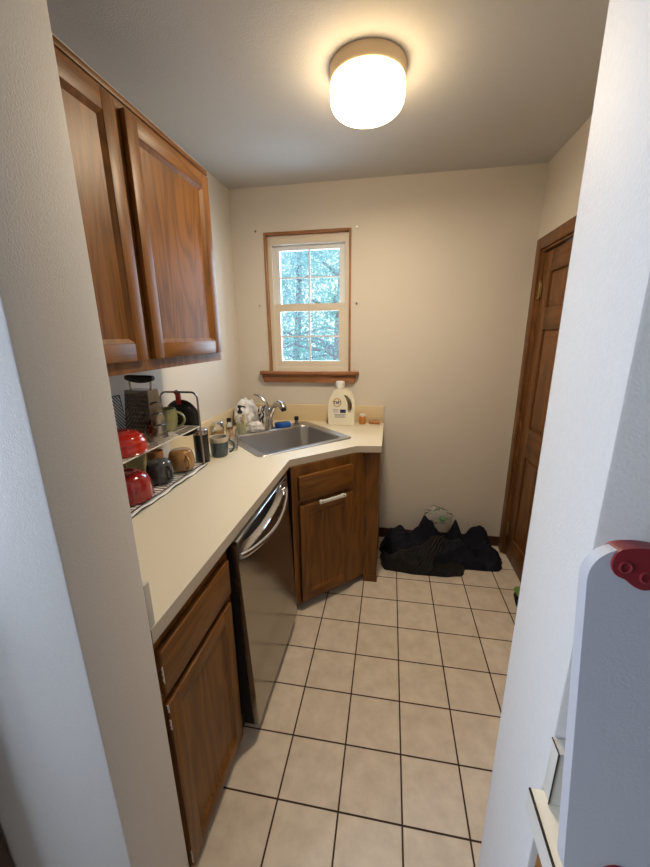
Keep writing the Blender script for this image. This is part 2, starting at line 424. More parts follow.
# local: y from 0 (hinge) to -dw ; x from 0 (room face) to .035
panels_z = [(1.665, 1.855), (.955, 1.545), (.18, .765)]
st_ = .105; mull = .10; pw = (dw_ - 2 * st_ - mull) / 2
for y1 in (0, -dw_ + st_, -st_ - pw):
    MB().box(0, .035, y1 - (mull if y1 == -st_ - pw else st_), y1, .008, dh_, .001).build('stile', M['pine_v'], door)
zr = [.008, .18, .765, .955, 1.545, 1.665, 1.855, dh_]
for k in range(0, 8, 2):
    for y1 in (-st_, -st_ - pw - mull):
        MB().box(.0005, .0345, y1 - pw, y1, zr[k], zr[k + 1], .001).build('rail', M['pine_h'], door)
for z0, z1 in panels_z:
    for y1 in (-st_, -st_ - pw - mull):
        y0 = y1 - pw; e = .034; pb = MB()
        o1 = [(.014, y0, z0), (.014, y1, z0), (.014, y1, z1), (.014, y0, z1)]
        o2 = [(.004, y0 + e, z0 + e), (.004, y1 - e, z0 + e), (.004, y1 - e, z1 - e), (.004, y0 + e, z1 - e)]
        o3 = [(.03, y0, z0), (.03, y1, z0), (.03, y1, z1), (.03, y0, z1)]
        pb.add(o1 + o2 + o3, [(4, 5, 6, 7), (0, 1, 5, 4), (1, 2, 6, 5), (2, 3, 7, 6), (3, 0, 4, 7), (11, 10, 9, 8), (0, 8, 9, 1), (1, 9, 10, 2), (2, 10, 11, 3), (3, 11, 8, 0)])
        pb.build('raised_panel', M['pine_v'], door, angle=15)
hgm = None
for z in (.21, 1.77):
    if hgm is None:
        hb = MB(); hb.tube([(0, 0, -.045), (0, 0, .045)], .0065, 10); hb.lathe([(0, .045), (.008, .045), (.005, .053), (0, .056)], seg=10); hb.lathe([(0, -.056), (.005, -.053), (.008, -.045), (0, -.045)], seg=10)
        hb.box(.001, .006, -.022, .016, -.042, .042, .001)
        hgm = hb.build('hinge', M['brass'], door); o = hgm
    else: o = hgm.copy(); COL.objects.link(o)
    o.location = (-.008, -.001, z)
kn = MB().lathe([(0, 0), (.03, 0), (.03, .006), (.012, .01), (.012, .03), (.027, .045), (.027, .058), (0, .066)], seg=24, mtx=Matrix.Rotation(R(-90), 4, 'Y'))
kn.build('door_knob', M['brass'], door, loc=(0, -dw_ + .06, .95))

# ------------------------------------------------------------------ ceiling lamp
lc = (0.0, -.250, H)
lamp = thing('ceiling_lamp', 'lit round flush ceiling lamp with beige metal rim and opal glass drum', 'lamp', lc)
MB().lathe([(0, 0), (.132, 0), (.134, -.006), (.133, -.038), (.129, -.044), (0, -.046)], seg=56).build('rim', M['lamp_metal'], lamp)
pr = [(0, -.044), (.127, -.044), (.131, -.055), (.131, -.096)]
for k in range(1, 9):
    a = R(90 * k / 8); pr.append((.131 - .045 * (1 - math.cos(a)), -.096 - .045 * math.sin(a)))
pr += [(.05, -.144), (0, -.145)]
MB().lathe(pr, seg=56).build('glass_shade', M['lamp_glass'], lamp, angle=80)
lamp.scale = (1.035, 1.035, 1)

# ------------------------------------------------------------------ cabinets
def panel_door(parent, x0, x1, z0, z1, yf, name='door', stile=.055, th=.019, mv=None, mh=None, rail=None):
    """frame and recessed panel; front face at y = yf (front is -y)"""
    mv = mv or M['oak_v']; mh = mh or M['oak_h']; rail = rail or stile
    p = MB(); ax0, ax1, az0, az1 = x0 + stile, x1 - stile, z0 + rail, z1 - rail
    e = .013
    A = [(ax0, yf + .002, az0), (ax1, yf + .002, az0), (ax1, yf + .002, az1), (ax0, yf + .002, az1)]
    B = [(ax0 + e, yf + .0115, az0 + e), (ax1 - e, yf + .0115, az0 + e), (ax1 - e, yf + .0115, az1 - e), (ax0 + e, yf + .0115, az1 - e)]
    C = [(q[0], yf + th - .002, q[2]) for q in A]
    p.add(A + B + C, [(4, 5, 6, 7), (0, 1, 5, 4), (1, 2, 6, 5), (2, 3, 7, 6), (3, 0, 4, 7), (11, 10, 9, 8), (0, 8, 9, 1), (1, 9, 10, 2), (2, 10, 11, 3), (3, 11, 8, 0)])
    o = p.build(name, mv, parent, angle=10)
    for u0 in (x0, x1 - stile): MB().box(u0, u0 + stile, yf, yf + th, z0, z1, .003).build('stile', mv, o)
    for u0 in (z0, z1 - rail): MB().box(x0 + stile - .001, x1 - stile + .001, yf + .0005, yf + th, u0, u0 + rail, .003).build('rail', mh, o)
    return o
def face_frame(parent, x0, x1, z0, z1, holes, m=None):
    rc4 = lambda a, b, c, d: [(a, c), (b, c), (b, d), (a, d)]
    return MB().prism(rc4(x0, x1, z0, z1), -.019, 0, [rc4(*h) for h in holes], mtx=Matrix.Rotation(R(90), 4, 'X')).build('face_frame', m or M['oak_v'], parent, smooth=False)
def drawer_front(parent, x0, x1, z0, z1, yf, name='drawer', th=.019):
    return MB().box(x0, x1, yf, yf + th, z0, z1, .005, 3).build(name, M['oak_h'], parent)
def hinge_small(parent, x, y, z):
    h_ = MB(); h_.tube([(x, y, z - .022), (x, y, z + .022)], .004, 8); h_.box(x - .002, x + .010, y - .002, y + .004, z - .018, z + .018, .001)
    return h_.build('hinge', M['brass'], parent)
def cup_hinge(parent, x, y, z, s=1):
    h_ = MB(); h_.box(x - .006, x + .006, y - .003, y + .006, z - .022, z + .022, .002)
    return h_.build('hinge', M['nickel'], parent)

# wall cabinet
uc = thing('wall_cabinet', 'two-door oak wall cabinet hung above the dish rack', 'cabinet', (-.66, -1.296, 1.42), R(90))
L_, Z_ = 1.046, .765
b_ = MB(); b_.box(0, .016, .019, .312, 0, Z_, .001); b_.box(L_ - .016, L_, .019, .312, 0, Z_, .001); b_.box(.016, L_ - .016, .03, .312, .012, .026); b_.box(.016, L_ - .016, .019, .312, Z_ - .02, Z_); b_.box(.016, L_ - .016, .300, .312, .02, Z_ - .01)
b_.box(.016, L_ - .016, .019, .312, .37, .388)
b_.build('carcass', M['oak_v'], uc)
face_frame(uc, 0, L_, 0, Z_, [(.035, .475, .04, Z_ - .035), (.565, L_ - .035, .04, Z_ - .035)])
box('top_moulding', M['oak_h'], -.0, L_ + .002, -.005, -.0002, Z_ - .018, Z_, uc, .003)
panel_door(uc, .012, .492, .036, .728, -.0195, stile=.052)
panel_door(uc, .530, 1.018, .036, .728, -.0195, stile=.052)
for z in (.10, .64): cup_hinge(uc, L_ - .024, -.006, z)
for z in (.10, .64): cup_hinge(uc, .006, -.006, z)

# near base cabinet
FX = -.402
bc = thing('base_cabinet', 'oak base cabinet with drawer and door beside the doorway wall', 'cabinet', (FX, -1.296, 0), R(90))
L_ = .424; Z_ = .874
b_ = MB(); b_.box(0, .016, .019, .565, .05, Z_, .001); b_.box(L_ - .016, L_, .019, .565, .0, Z_, .001); b_.box(.016, L_ - .016, .019, .565, .06, .075); b_.box(.016, L_ - .016, .553, .565, .06, Z_)
b_.build('carcass', M['oak_v'], bc)
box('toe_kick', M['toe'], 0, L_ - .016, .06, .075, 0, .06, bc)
face_frame(bc, 0, L_, .045, Z_, [(.03, L_ - .03, .08, .645), (.03, L_ - .03, .70, .80)])
drawer_front(bc, .028, .400, .690, .818, -.0195)
panel_door(bc, .028, .392, .062, .660, -.0195, stile=.052)
for z in (.12, .56): cup_hinge(bc, .020, -.006, z)
# worn paint chips at the edges
rc_ = random.Random(4)
for (z, h) in ((.73, .045), (.585, .03), (.085, .05), (.64, .02)):
    zz = z; ch = MB()
    while zz < z + h:
        a_ = rc_.uniform(.002, .006); ch.box(.0268, .0283, -.0198, -.0198 + rc_.uniform(.002, .005), zz, zz + a_); zz += a_ - .0003
    ch.build('paint_chip', M['white_plastic'], bc)

# dishwasher
dw = thing('dishwasher', 'stainless steel dishwasher with bowed handle under the counter', 'dishwasher', (-.36, -.866, 0), R(90))
W_ = .602
box('body', M['black'], .006, W_ - .004, .034, .585, .10, .868, dw, .002)
box('toe_panel', M['black'], .01, W_ - .01, .055, .07, .0, .10, dw)
def slant(z): return .006 - (0.858 - z) / .79 * .034     # front face local y
d_ = MB(); zt, zb = .858, .068
pts = [(0, slant(zt), zt), (W_, slant(zt), zt), (W_, slant(zb), zb), (0, slant(zb), zb), (0, .033, zt), (W_, .033, zt), (W_, .033, zb), (0, .033, zb)]
d_.add([(p[0], p[1] + .022, p[2]) if i < 4 else p for i, p in enumerate(pts)], [(0, 1, 2, 3), (4, 7, 6, 5), (0, 4, 5, 1), (3, 2, 6, 7), (0, 3, 7, 4), (1, 5, 6, 2)])
d_.build('door_liner', M['black'], dw)
# stainless skin: flat below the handle, with a shallow scooped pocket behind the bowed bar
sk = MB(); NXs, NZs = 36, 44; hz0, hz1 = .748, .845
def pocket(u, z):
    b = max(0, math.sin(PI * min(1, max(0, (u - .025) / .95)))) ** .8
    lo, hi = .800 - .030 * b, .852
    if z <= lo - .002 or z >= hi or b < .02: return 0
    k = (z - lo + .002) / (hi - lo + .002)
    return .036 * b ** .7 * math.sin(PI * k) ** .6
zs = [zb + (zt - zb) * j / NZs for j in range(NZs + 1)]
zs = [zb, .25, .45, .60, .69] + [.70 + (.158) * j / 56 for j in range(57)]
V = []; F = []
for z in zs:
    for i in range(NXs + 1):
        u = i / NXs; V.append((u * W_, slant(z) + pocket(u, z), z))
n1 = NXs + 1
for j in range(len(zs) - 1):
    for i in range(NXs): F.append((j * n1 + i, j * n1 + i + 1, (j + 1) * n1 + i + 1, (j + 1) * n1 + i))
o_ = len(V)
for (x, z) in ((0, zb), (W_, zb), (W_, zt), (0, zt)): V.append((x, slant(z) + .021, z))
sk.add(V, F)
lz = (len(zs) - 1) * n1
L0 = [j * n1 for j in range(len(zs))]; R0 = [j * n1 + NXs for j in range(len(zs))]
sk.f += [tuple(L0 + [o_ + 3, o_]), tuple(R0[::-1] + [o_ + 1, o_ + 2]), tuple(list(range(n1)) + [o_ + 1, o_])[::-1], tuple(list(range(lz, lz + n1)) + [o_ + 2, o_ + 3])]
sk.m += [0] * 4
for k_, f_ in enumerate(sk.f[:len(F)]):
    cz_ = sum(V[i][2] for i in f_) / 4; cu_ = sum(V[i][0] for i in f_) / 4 / W_
    if pocket(cu_, cz_) > .003: sk.m[k_] = 1  # pocket faces take the steel tinted with the window's reflection
sk.build('door', [M['dw_steel'], M['pocket_steel']], dw, angle=50)
hb = MB(); pts = []
for k in range(25):
    u = k / 24; x = .015 + u * (W_ - .03); b = math.sin(PI * u) ** .8
    pts.append((x, slant(.79) - .002 - .040 * b, .800 - .030 * b))
hb.tube(pts, .0085, 12, flat=1.25)
hb.build('handle', M['bright_steel'], dw)
box('top_trim', M['bright_steel'], .002, W_ - .002, .001, .024, .8585, .866, dw, .002)

# corner sink cabinet (diagonal)
ang = math.atan2(.336, .358)
sc_ = thing('sink_cabinet', 'diagonal oak corner cabinet under the sink with white pull', 'cabinet', (-.362, -.185, 0), ang)
L_ = .491
face_frame(sc_, 0, L_, .045, Z_, [(.045, .378, .075, .64), (.045, .378, .69, .80)])
drawer_front(sc_, .036, .386, .682, .822, -.0195, 'false_drawer')
panel_door(sc_, .036, .386, .060, .655, -.0195, stile=.052)
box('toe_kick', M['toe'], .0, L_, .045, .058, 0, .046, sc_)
mtx = (Matrix.Translation((-.362, -.185, 0)) @ Matrix.Rotation(ang, 4, 'Z')).inverted()
def wprism(name, poly, z0, z1, m, parent=sc_):
    return MB().prism([tuple((mtx @ Vector((x, y, 0)))[:2]) for x, y in poly], z0, z1).build(name, m, parent, smooth=False)
wprism('end_stile', [(-.002, .153), (.078, .153), (.078, .172), (.006, .172)], 0, Z_, M['oak_v'])
wprism('end_panel', [(.062, .172), (.078, .172), (.078, .698), (.062, .698)], 0, Z_, M['oak_v'])
wprism('end_base', [(-.004, .148), (.081, .148), (.081, .153), (-.002, .153)], 0, .045, M['oak_v'])
wprism('side_panel', [(-.965, -.258), (-.42, -.258), (-.380, -.200), (-.392, -.190), (-.43, -.243), (-.965, -.243)], 0.0, Z_, M['oak_v'])
pl = MB(); pl.box(.150, .325, -.0385, -.029, .645, .664, .002); pl.box(.158, .172, -.030, -.019, .647, .662); pl.box(.303, .317, -.030, -.019, .647, .662)
po = pl.build('pull', M['white_plastic'], sc_)
ho = MB()
for x in (.166, .309): MB().lathe([(0, 0), (.0035, 0), (.0035, .0008), (0, .0008)], (x, 0, 0), 10, mtx=Matrix.Translation((0, -.0388, .6545)) @ Matrix.Rotation(R(90), 4, 'X')).build('screw_hole', M['black'], po)

# ------------------------------------------------------------------ countertop with sink hole
SC = Vector((-.311, .053)); U2 = Vector((math.cos(R(45)), math.sin(R(45)))); N2 = Vector((-U2.y, U2.x))
def sk2(u, n): p = SC + U2 * u + N2 * n; return (p.x, p.y)
ct = thing('countertop', 'cream laminate countertop with a diagonal corner around the sink', 'countertop', (-.37, -1.297, .877))
o0 = Vector((-.37, -1.297))
outer = [(XL + .001, PY1 + .002), (-.371, PY1 + .002), (-.371, -.178), (-.059, .108), (-.052, .111), (.088, .129), (.088, YB - .001), (XL + .001, YB - .001)]
outer = [(x - o0.x, y - o0.y) for x, y in outer]
hole = [sk2(u, n) for u, n in rrect(-.293, .293, .028, .535, .03)]
hole = [(x - o0.x, y - o0.y) for x, y in hole]
MB().prism(outer, 0, .038, [hole], 0, side_mi=1).build('worktop', [M['laminate'], M['laminate_edge']], ct, smooth=False)
def ctb(name, m, x0, x1, y0, y1, z0, z1, bev=.002): return box(name, m, x0 - o0.x, x1 - o0.x, y0 - o0.y, y1 - o0.y, z0 - .877, z1 - .877, ct, bev)
ctb('backsplash', M['splash'], XL + .001, .088, YB - .020, YB - .001, .9152, 1.035)
ctb('side_backsplash', M['splash'], XL + .001, XL + .019, PY1 + .022, YB - .0205, .9152, 1.035)
ctb('end_backsplash', M['grey_lam'], XL + .001, -.3725, PY1 + .002, PY1 + .020, .9152, 1.024)
CZ = .9152

# ------------------------------------------------------------------ sink
sk_ = thing('sink', 'rectangular stainless steel sink set diagonally in the corner counter', 'sink', (SC.x, SC.y, CZ), R(45))
mb = MB()
outl = rrect(-.318, .318, 0, .558, .04, 8); inl = rrect(-.268, .268, .048, .468, .055, 8)
N = len(outl)
def loop(src, z, off=0.):
    cx, cy = 0, .26
    res = []
    for (x, y) in src:
        dx, dy = x - cx, y - cy; L = math.hypot(dx, dy); res.append((x + dx / L * off, y + dy / L * off, z))
    return res
loops = [loop(outl, .0003), loop(outl, .003, -.001), loop(outl, .0055, -.006), loop(outl, .0055, -.014), loop(outl, .003, -.020), loop(inl, .003, .008), loop(inl, .000, .001), loop(inl, -.012, -.003), loop(inl, -.150, -.018), loop(inl, -.172, -.030), loop(inl, -.182, -.055), loop(inl, -.184, -.10)]
# walls keep going down; underside skin
V = [p for l in loops for p in l]; F = []
for j in range(len(loops) - 1):
    for i in range(N): F.append((j * N + i, j * N + (i + 1) % N, (j + 1) * N + (i + 1) % N, (j + 1) * N + i))
F.append(tuple((len(loops) - 1) * N + i for i in range(N)))
mb.add(V, F)
so = mb.build('basin', M['steel'], sk_, angle=50)
MB().lathe([(0, .003), (.012, .003), (.03, .002), (.041, .004), (.043, .0005), (0, .0005)], (0, .27, -.184), 28).build('drain', M['chrome'], sk_)

# faucet: single-lever, on the sink deck
fx, fy = sk2(.0, .513)
fa = thing('faucet', 'brushed nickel single lever faucet behind the sink', 'faucet', (fx, fy, CZ + .0035), R(-45))
# local +x points toward the bowl (world (.7,-.7))
MB().lathe([(0, 0), (.030, 0), (.030, .006), (.026, .012), (.022, .06), (.022, .10), (.024, .115), (.020, .135), (.008, .145), (0, .146)], seg=24).build('body', M['nickel'], fa)
sp = MB(); sp.tube([(.002, 0, .07), (.022, 0, .11), (.045, 0, .148), (.070, 0, .172), (.095, 0, .182), (.120, 0, .174), (.135, 0, .152)], 0, 14, rs=[.020, .019, .017, .017, .021, .024, .0235])
spo = sp.build('spout', M['nickel'], fa, rot=(0, 0, R(20)))
nz = MB(); nz.tube([(.135, 0, .152), (.142, 0, .137)], .0175, 14); nz.build('nozzle', M['black'], spo)
lv = MB(); lv.tube([(0, 0, .13), (-.008, 0, .165), (-.03, 0, .20), (-.065, 0, .225), (-.095, 0, .232)], 0, 12, rs=[.020, .017, .012, .010, .008], flat=.6)
lv.build('lever', M['nickel'], fa, rot=(0, 0, R(45)))

sx, sy = sk2(.215, .513)
o = MB(); o.lathe([(0, 0), (.021, 0), (.021, .006), (.014, .01), (.012, .03), (0, .03)], seg=18)
tag(o.build('sink_sprayer', M['nickel'], None, loc=(sx, sy, CZ + .0035)), 'stubby side sprayer at the right end of the sink deck', 'sprayer')

h_ = MB(); h_.lathe([(0, .03), (.015, .03), (.017, .05), (.014, .056), (0, .056)], seg=18); h_.build('spray_head', M['black'], bpy.data.objects['sink_sprayer'])

# sponge with handle end
gx, gy = sk2(.10, .505)
sg = thing('dish_sponge', 'blue sponge lying on the sink deck beside the faucet', 'sponge', (gx, gy, CZ + .0045), R(28))
MB().box(-.052, .052, -.027, .027, 0, .030, .006, 3).build('foam', M['blue_sponge'], sg)
sx2, sy2 = sk2(.19, .455)
MB().box(-.035, .03, -.012, .014, .030, .034, .002, mtx=None).build('scrub_pad', M['blue_glaze'], sg)

# ------------------------------------------------------------------ crumpled shapes
def crumple(name, m, sx, sy, sz, seed, amp=.25, fr=3., lv=4, parent=None, loc=(0, 0, 0), rot=(0, 0, 0), flatb=True, top=None):
    bm = bmesh.new(); bmesh.ops.create_icosphere(bm, subdivisions=lv, radius=1)
    for v in bm.verts:
        p = v.co.copy(); q = p * fr + Vector((seed * 3.1, seed * 1.7, seed))
        d = noise.noise(q) + .5 * abs(noise.noise(q * 2.2)) - .3 * abs(noise.noise(q * 4.1))
        p = p * (1 + amp * d)
        v.co = Vector((p.x * sx, p.y * sy, p.z * sz))
        if flatb and v.co.z < -sz * .75: v.co.z = -sz * .75
        v.co.z += sz * .75
    mb = MB(); mb.bm(bm)
    return mb.build(name, m, parent, loc=loc, rot=rot, angle=60)

# corner clutter behind the sink
o = crumple('plastic_bag', M['bag_white'], .075, .085, .105, 3, .35, 2.6, loc=(-.868, .50, CZ + .0002)); tag(o, 'crumpled white plastic bag in the counter corner behind the soap', 'bag')
o = crumple('striped_cloth', ribbed_mat('striped_black_white', (.5, .5, .5), .8, 10, .3, .6), .05, .045, .07, 8, .4, 2.8, loc=(-.762, .590, CZ + .0002)); tag(o, 'black and white striped rag bunched up behind the faucet', 'cloth')
nt = o.data.materials[0].node_tree
wv = [n for n in nt.nodes if n.bl_idname == 'ShaderNodeTexWave'][0]; wv.inputs['Scale'].default_value = 13; wv.inputs['Distortion'].default_value = 7
cr = nt.nodes.new('ShaderNodeValToRGB'); cr.color_ramp.interpolation = 'CONSTANT'; cr.color_ramp.elements[0].color = (.02, .02, .03, 1); cr.color_ramp.elements[1].position = .42; cr.color_ramp.elements[1].color = (.72, .70, .68, 1)
nt.links.new(wv.outputs['Fac'], cr.inputs['Fac']); nt.links.new(cr.outputs['Color'], nt.nodes['Principled BSDF'].inputs['Base Color'])
cx_, cy_ = sk2(-.10, .505)
o = crumple('dish_cloth', M['white_cloth'], .052, .040, .036, 5, .35, 2.4, loc=(cx_, cy_, CZ + .0045)); tag(o, 'folded white dish cloth on the sink deck left of the faucet', 'cloth')

# soap pump bottle
px_, py_ = sk2(-.205, .500)
sb = thing('soap_dispenser', 'clear pump bottle of pale yellow soap with black pump', 'bottle', (px_, py_, CZ + .004), R(20))
MB().lathe([(0, 0), (.028, 0), (.030, .006), (.030, .10), (.024, .118), (.012, .126), (.012, .134), (0, .134)], seg=24).build('bottle', M['glass'], sb)
MB().lathe([(0, .003), (.0265, .003), (.0275, .008), (.0275, .075), (0, .075)], seg=24).build('liquid', M['soap'], sb)
pm = MB(); pm.lathe([(0, .134), (.014, .134), (.015, .15), (.008, .155), (.006, .168), (.012, .172), (.012, .185), (0, .187)], seg=16); pm.tube([(0, 0, .18), (.03, -.01, .178), (.036, -.012, .168)], .0045, 8); pm.build('pump', M['black'], sb)

# glass jar with blue-white lid by left splash
j = thing('glass_jar', 'short glass jar with silver lid against the left backsplash', 'jar', (-.912, .155, CZ + .0002))
MB().lathe([(0, 0), (.032, 0), (.034, .006), (.034, .07), (.028, .08), (.0, .08)], seg=22).build('jar_body', M['glass'], j)
MB().lathe([(0, .08), (.031, .08), (.032, .083), (.032, .102), (.029, .105), (0, .105)], seg=22).build('lid', M['chrome'], j)
MB().lathe([(0, .004), (.029, .004), (.030, .008), (.030, .045), (0, .045)], seg=20).build('contents', M['gold'], j)
# small amber/red bottle next to it
j = thing('spice_bottle', 'small clear bottle with dark cap between jar and soap', 'bottle', (-.845, .17, CZ + .004 ))
MB().lathe([(0, 0), (.020, 0), (.022, .004), (.022, .075), (.014, .09), (.012, .10), (0, .10)], seg=20).build('bottle_body', M['glass'], j)
MB().lathe([(0, .10), (.014, .10), (.014, .122), (0, .124)], seg=16).build('cap', M['black'], j)
MB().lathe([(.0225, .02), (.0225, .06)], seg=20).build('label_band', M['brownbar'], j)
# clear drinking glass
j = MB().lathe([(0, 0), (.024, 0), (.026, .004), (.033, .10), (.0345, .115), (.032, .116), (.0305, .10), (.0235, .012), (0, .010)], seg=26)
tag(j.build('drinking_glass', M['glass'], None, loc=(-.725, -.058, CZ + .0002)), 'clear drinking glass beside the handle of the slate blue mug', 'glass')

def mug(name, label, m, loc, r=.042, h=.09, invert=False, rz=0., rim=None, tilt=None, inner=None, bulge=.0, group=None, hs=1.):
    t = thing(name, label, 'mug', loc, rz, group)
    if tilt: t.rotation_euler = tilt
    pr = [(0, 0), (r * .80, 0), (r * .86, .003)]
    for k in range(1, 9):
        u = k / 9; pr.append((r * (.88 + .12 * u + bulge * math.sin(PI * u)), h * u))
    pr += [(r, h - .001), (r - .002, h), (r - .0045, h - .002), (r * .9, h * .4), (r * .8, .008), (0, .006)]
    bd = MB().lathe(pr, seg=36)
    pts = []
    for k in range(13):
        a = R(-80 + 160 * k / 12); pts.append((r * .90 + .026 * hs * math.cos(a) + .004, 0, h * .52 + h * .33 * math.sin(a)))
    hd = MB().tube(pts, .0055, 10, flat=1.)
    if invert:
        for q in (bd, hd): q.v = [(x, -y, h - z) for x, y, z in q.v]
    bd.build('mug_body', m, t, angle=45); hd.build('handle', m, t)
    if rim:
        rb = MB().lathe([(r * .99, h * .74), (r + .0012 , h * .80), (r + .0012, h - .002), (r - .001, h + .0012), (r - .005, h - .001), (r - .005, h * .8)], seg=36)
        rb.build('rim_band', rim, t)
    return t
mug('mug', 'slate blue mug with beige rim beside the black tumbler', M['blue_glaze'], (-.755, -.160, CZ + .0002), .047, .104, rz=R(8), rim=M['beige_glaze'], bulge=.05, hs=1.25)
tb = thing('tumbler', 'tall black tumbler with silver lid behind the dish rack', 'tumbler', (-.798, -.262, CZ + .0002))
MB().lathe([(0, 0), (.033, 0), (.035, .004), (.036, .140), (.035, .145), (0, .145)], seg=30).build('cup_body', M['black_gloss'], tb)
MB().lathe([(0, .1452), (.0365, .1452), (.037, .149), (.036, .166), (.031, .170), (0, .171)], seg=30).build('lid', M['nickel'], tb)

# ------------------------------------------------------------------ dish rack on a mat
mt_ = thing('drying_mat', 'white drying mat with dark edge under the dish rack', 'mat', (-.855, -.62, CZ + .0002))
mb = MB(); nx, ny = 10, 40; V = []; F = []
for jx in range(nx + 1):
    for iy in range(ny + 1):
        x = -.105 + .21 * jx / nx; y = -.31 + .62 * iy / ny
        z = .005 + (.003 * math.sin(y * 26) + .002 * math.sin(y * 61)) * (jx / nx) ** 2
        V.append((x, y, z))
for jx in range(nx):
    for iy in range(ny): F.append((jx * (ny + 1) + iy, (jx + 1) * (ny + 1) + iy, (jx + 1) * (ny + 1) + iy + 1, jx * (ny + 1) + iy + 1))
mb.add(V, F); mb.build('mat_cloth', M['white_cloth'], mt_, solid=.004)
e = MB(); e.tube([(.105, -.31 + .62 * k / 40, .004 + .003 * math.sin((-.31 + .62 * k / 40) * 26) + .002 * math.sin((-.31 + .62 * k / 40) * 61)) for k in range(41)], .0022, 6); e.build('dark_edge', M['black'], mt_)

RX0, RX1, RY0, RY1 = -.948, -.760, -.95, -.325; RZ = CZ + .008
rk = thing('dish_rack', 'two-tier wire dish rack with dark metal end hoops', 'rack', (RX1, RY1, RZ))
def rl(p): return (p[0] - RX1, p[1] - RY1, p[2] - RZ)
def hoop(y):
    pts = [(RX1 + .002, y, RZ + .005), (RX1, y, RZ + .15)]; rr = .03; zt_ = 1.277
    for k in range(7):
        a = R(90 * k / 6); pts.append((RX1 - rr + rr * math.cos(a), y, zt_ - rr + rr * math.sin(a)))
    for k in range(7):
        a = R(90 + 90 * k / 6); pts.append((RX0 + rr + rr * math.cos(a), y, zt_ - rr + rr * math.sin(a)))
    pts += [(RX0, y, RZ + .15), (RX0, y, RZ + .005)]
    return MB().tube([rl(p) for p in pts], .0048, 10)
for y in (RY1, RY0): hoop(y).build('end_hoop', M['dark_chrome'], rk)
def shelf(z, name, m):
    s = MB()
    s.tube([rl(p) for p in [(RX0, RY0, z), (RX1, RY0, z), (RX1, RY1, z), (RX0, RY1, z)]], .0028, 8, closed=True)
    s.tube([rl(p) for p in [(RX0, RY0, z + .018), (RX1 - .001, RY0, z + .018)]], .002, 6)
    n = 30
    for k in range(1, n):
        y = RY0 + (RY1 - RY0) * k / n; s.tube([rl((RX0, y, z)), rl((RX1, y, z))], .0014, 6)
    for k in range(1, 3):
        x = RX0 + (RX1 - RX0) * k / 3; s.tube([rl((x, RY0, z - .002)), rl((x, RY1, z - .002))], .002, 6)
    return s.build(name, m, rk)
SZ = 1.115
shelf(SZ, 'upper_shelf', M['rack_white']); shelf(RZ + .008, 'lower_shelf', M['dark_chrome'])
for y in (RY1 - .0, RY0 + .0):
    ft = MB(); ft.tube([rl((RX1, y - .02, RZ + .003)), rl((RX1 + .004, y, RZ + .003)), rl((RX1 + .004, y + .03, RZ + .003)), rl((RX1 - .01, y + .04, RZ + .003))], .003, 8); ft.build('foot', M['dark_chrome'], rk)
LZ = RZ + .0098; UZ = SZ + .0032

def bowl(name, label, m, loc, r, h, steps=0):
    pr = [(r, 0), (r * 1.02, .004)]
    K = 24
    for k in range(K + 1):
        a = R(90 * k / K); z = .006 + (h - .012) * math.sin(a) ** .9; rr = r * (math.cos(a) ** .75 * .62 + .38)
        if steps: rr += .0015 * math.sin(k / K * PI * 2 * steps)
        pr.append((rr, z))
    pr += [(r * .36, h), (r * .30, h), (r * .28, h - .006), (0, h - .007)]
    inner = [(0, h - .013), (r * .3, h - .013), (r * .62, h * .82), (r * .85, h * .5), (r * .96, .006), (r * .97, 0), (r, 0)]
    return tag(MB().lathe(pr + inner, seg=48).build(name, m, None, loc=loc, angle=50), label, 'bowl')
bowl('bowl', 'upside-down ribbed red bowl on the upper rack shelf', M['red_gloss'], (-.838, -.745, UZ), .085, .082, 4)
bowl('bowl', 'upside-down smooth dark red bowl on the lower rack shelf', M['dkred_gloss'], (-.853, -.735, LZ), .090, .108, 0)
mug('mug', 'upside-down charcoal mug on the lower rack shelf', M['grey_glaze'], (-.832, -.560, LZ), .050, .088, True, rz=R(-20), bulge=.16)
mug('mug', 'upside-down tan mug on the lower rack shelf', M['tan_glaze'], (-.822, -.412, LZ), .052, .090, True, rz=R(-35), bulge=.18, hs=1.25)
mug('mug', 'brown mug at the back of the lower rack shelf', M['brownbar'], (-.908, -.468, LZ), .031, .100, False, rz=R(160))
mug('mug', 'olive green glazed mug on the upper rack shelf behind the grater', M['green_glaze'], (-.865, -.428, UZ), .047, .100, rz=R(8), bulge=.16, hs=1.5)

# grater
gr = thing('box_grater', 'metal box grater with black handle on the upper rack shelf', 'grater', (-.868, -.560, UZ), R(-4))
bx, by, tx_, ty_, gh = .066, .046, .054, .030, .205
V = [(-bx, -by, 0), (bx, -by, 0), (bx, by, 0), (-bx, by, 0), (-tx_, -ty_, gh), (tx_, -ty_, gh), (tx_, ty_, gh), (-tx_, ty_, gh)]
g = MB().add(V, [(0, 1, 5, 4), (1, 2, 6, 5), (2, 3, 7, 6), (3, 0, 4, 7), (7, 4, 5, 6)])
go = g.build('grater_body', M['grater_steel'], gr, solid=.0012, bevel=.003)
bp_ = MB()
for r_ in range(11):
    u = .07 + .84 * r_ / 10; z = gh * u; hwid = (bx + (tx_ - bx) * u) * .82; y = -(by + (ty_ - by) * u)
    n = 7
    for c in range(n):
        x = -hwid + 2 * hwid * (c + (.5 if r_ % 2 else 0)) / (n - .5)
        if abs(x) > hwid: continue
        bp_.lathe([(.0034, 0), (.0028, .0018), (.0012, .003), (0, .003)], seg=7, mtx=Matrix.Translation((x, y, z)) @ Matrix.Rotation(R(90 - 5), 4, 'X'))
bp_.build('grating_teeth', M['dark_chrome'], gr)
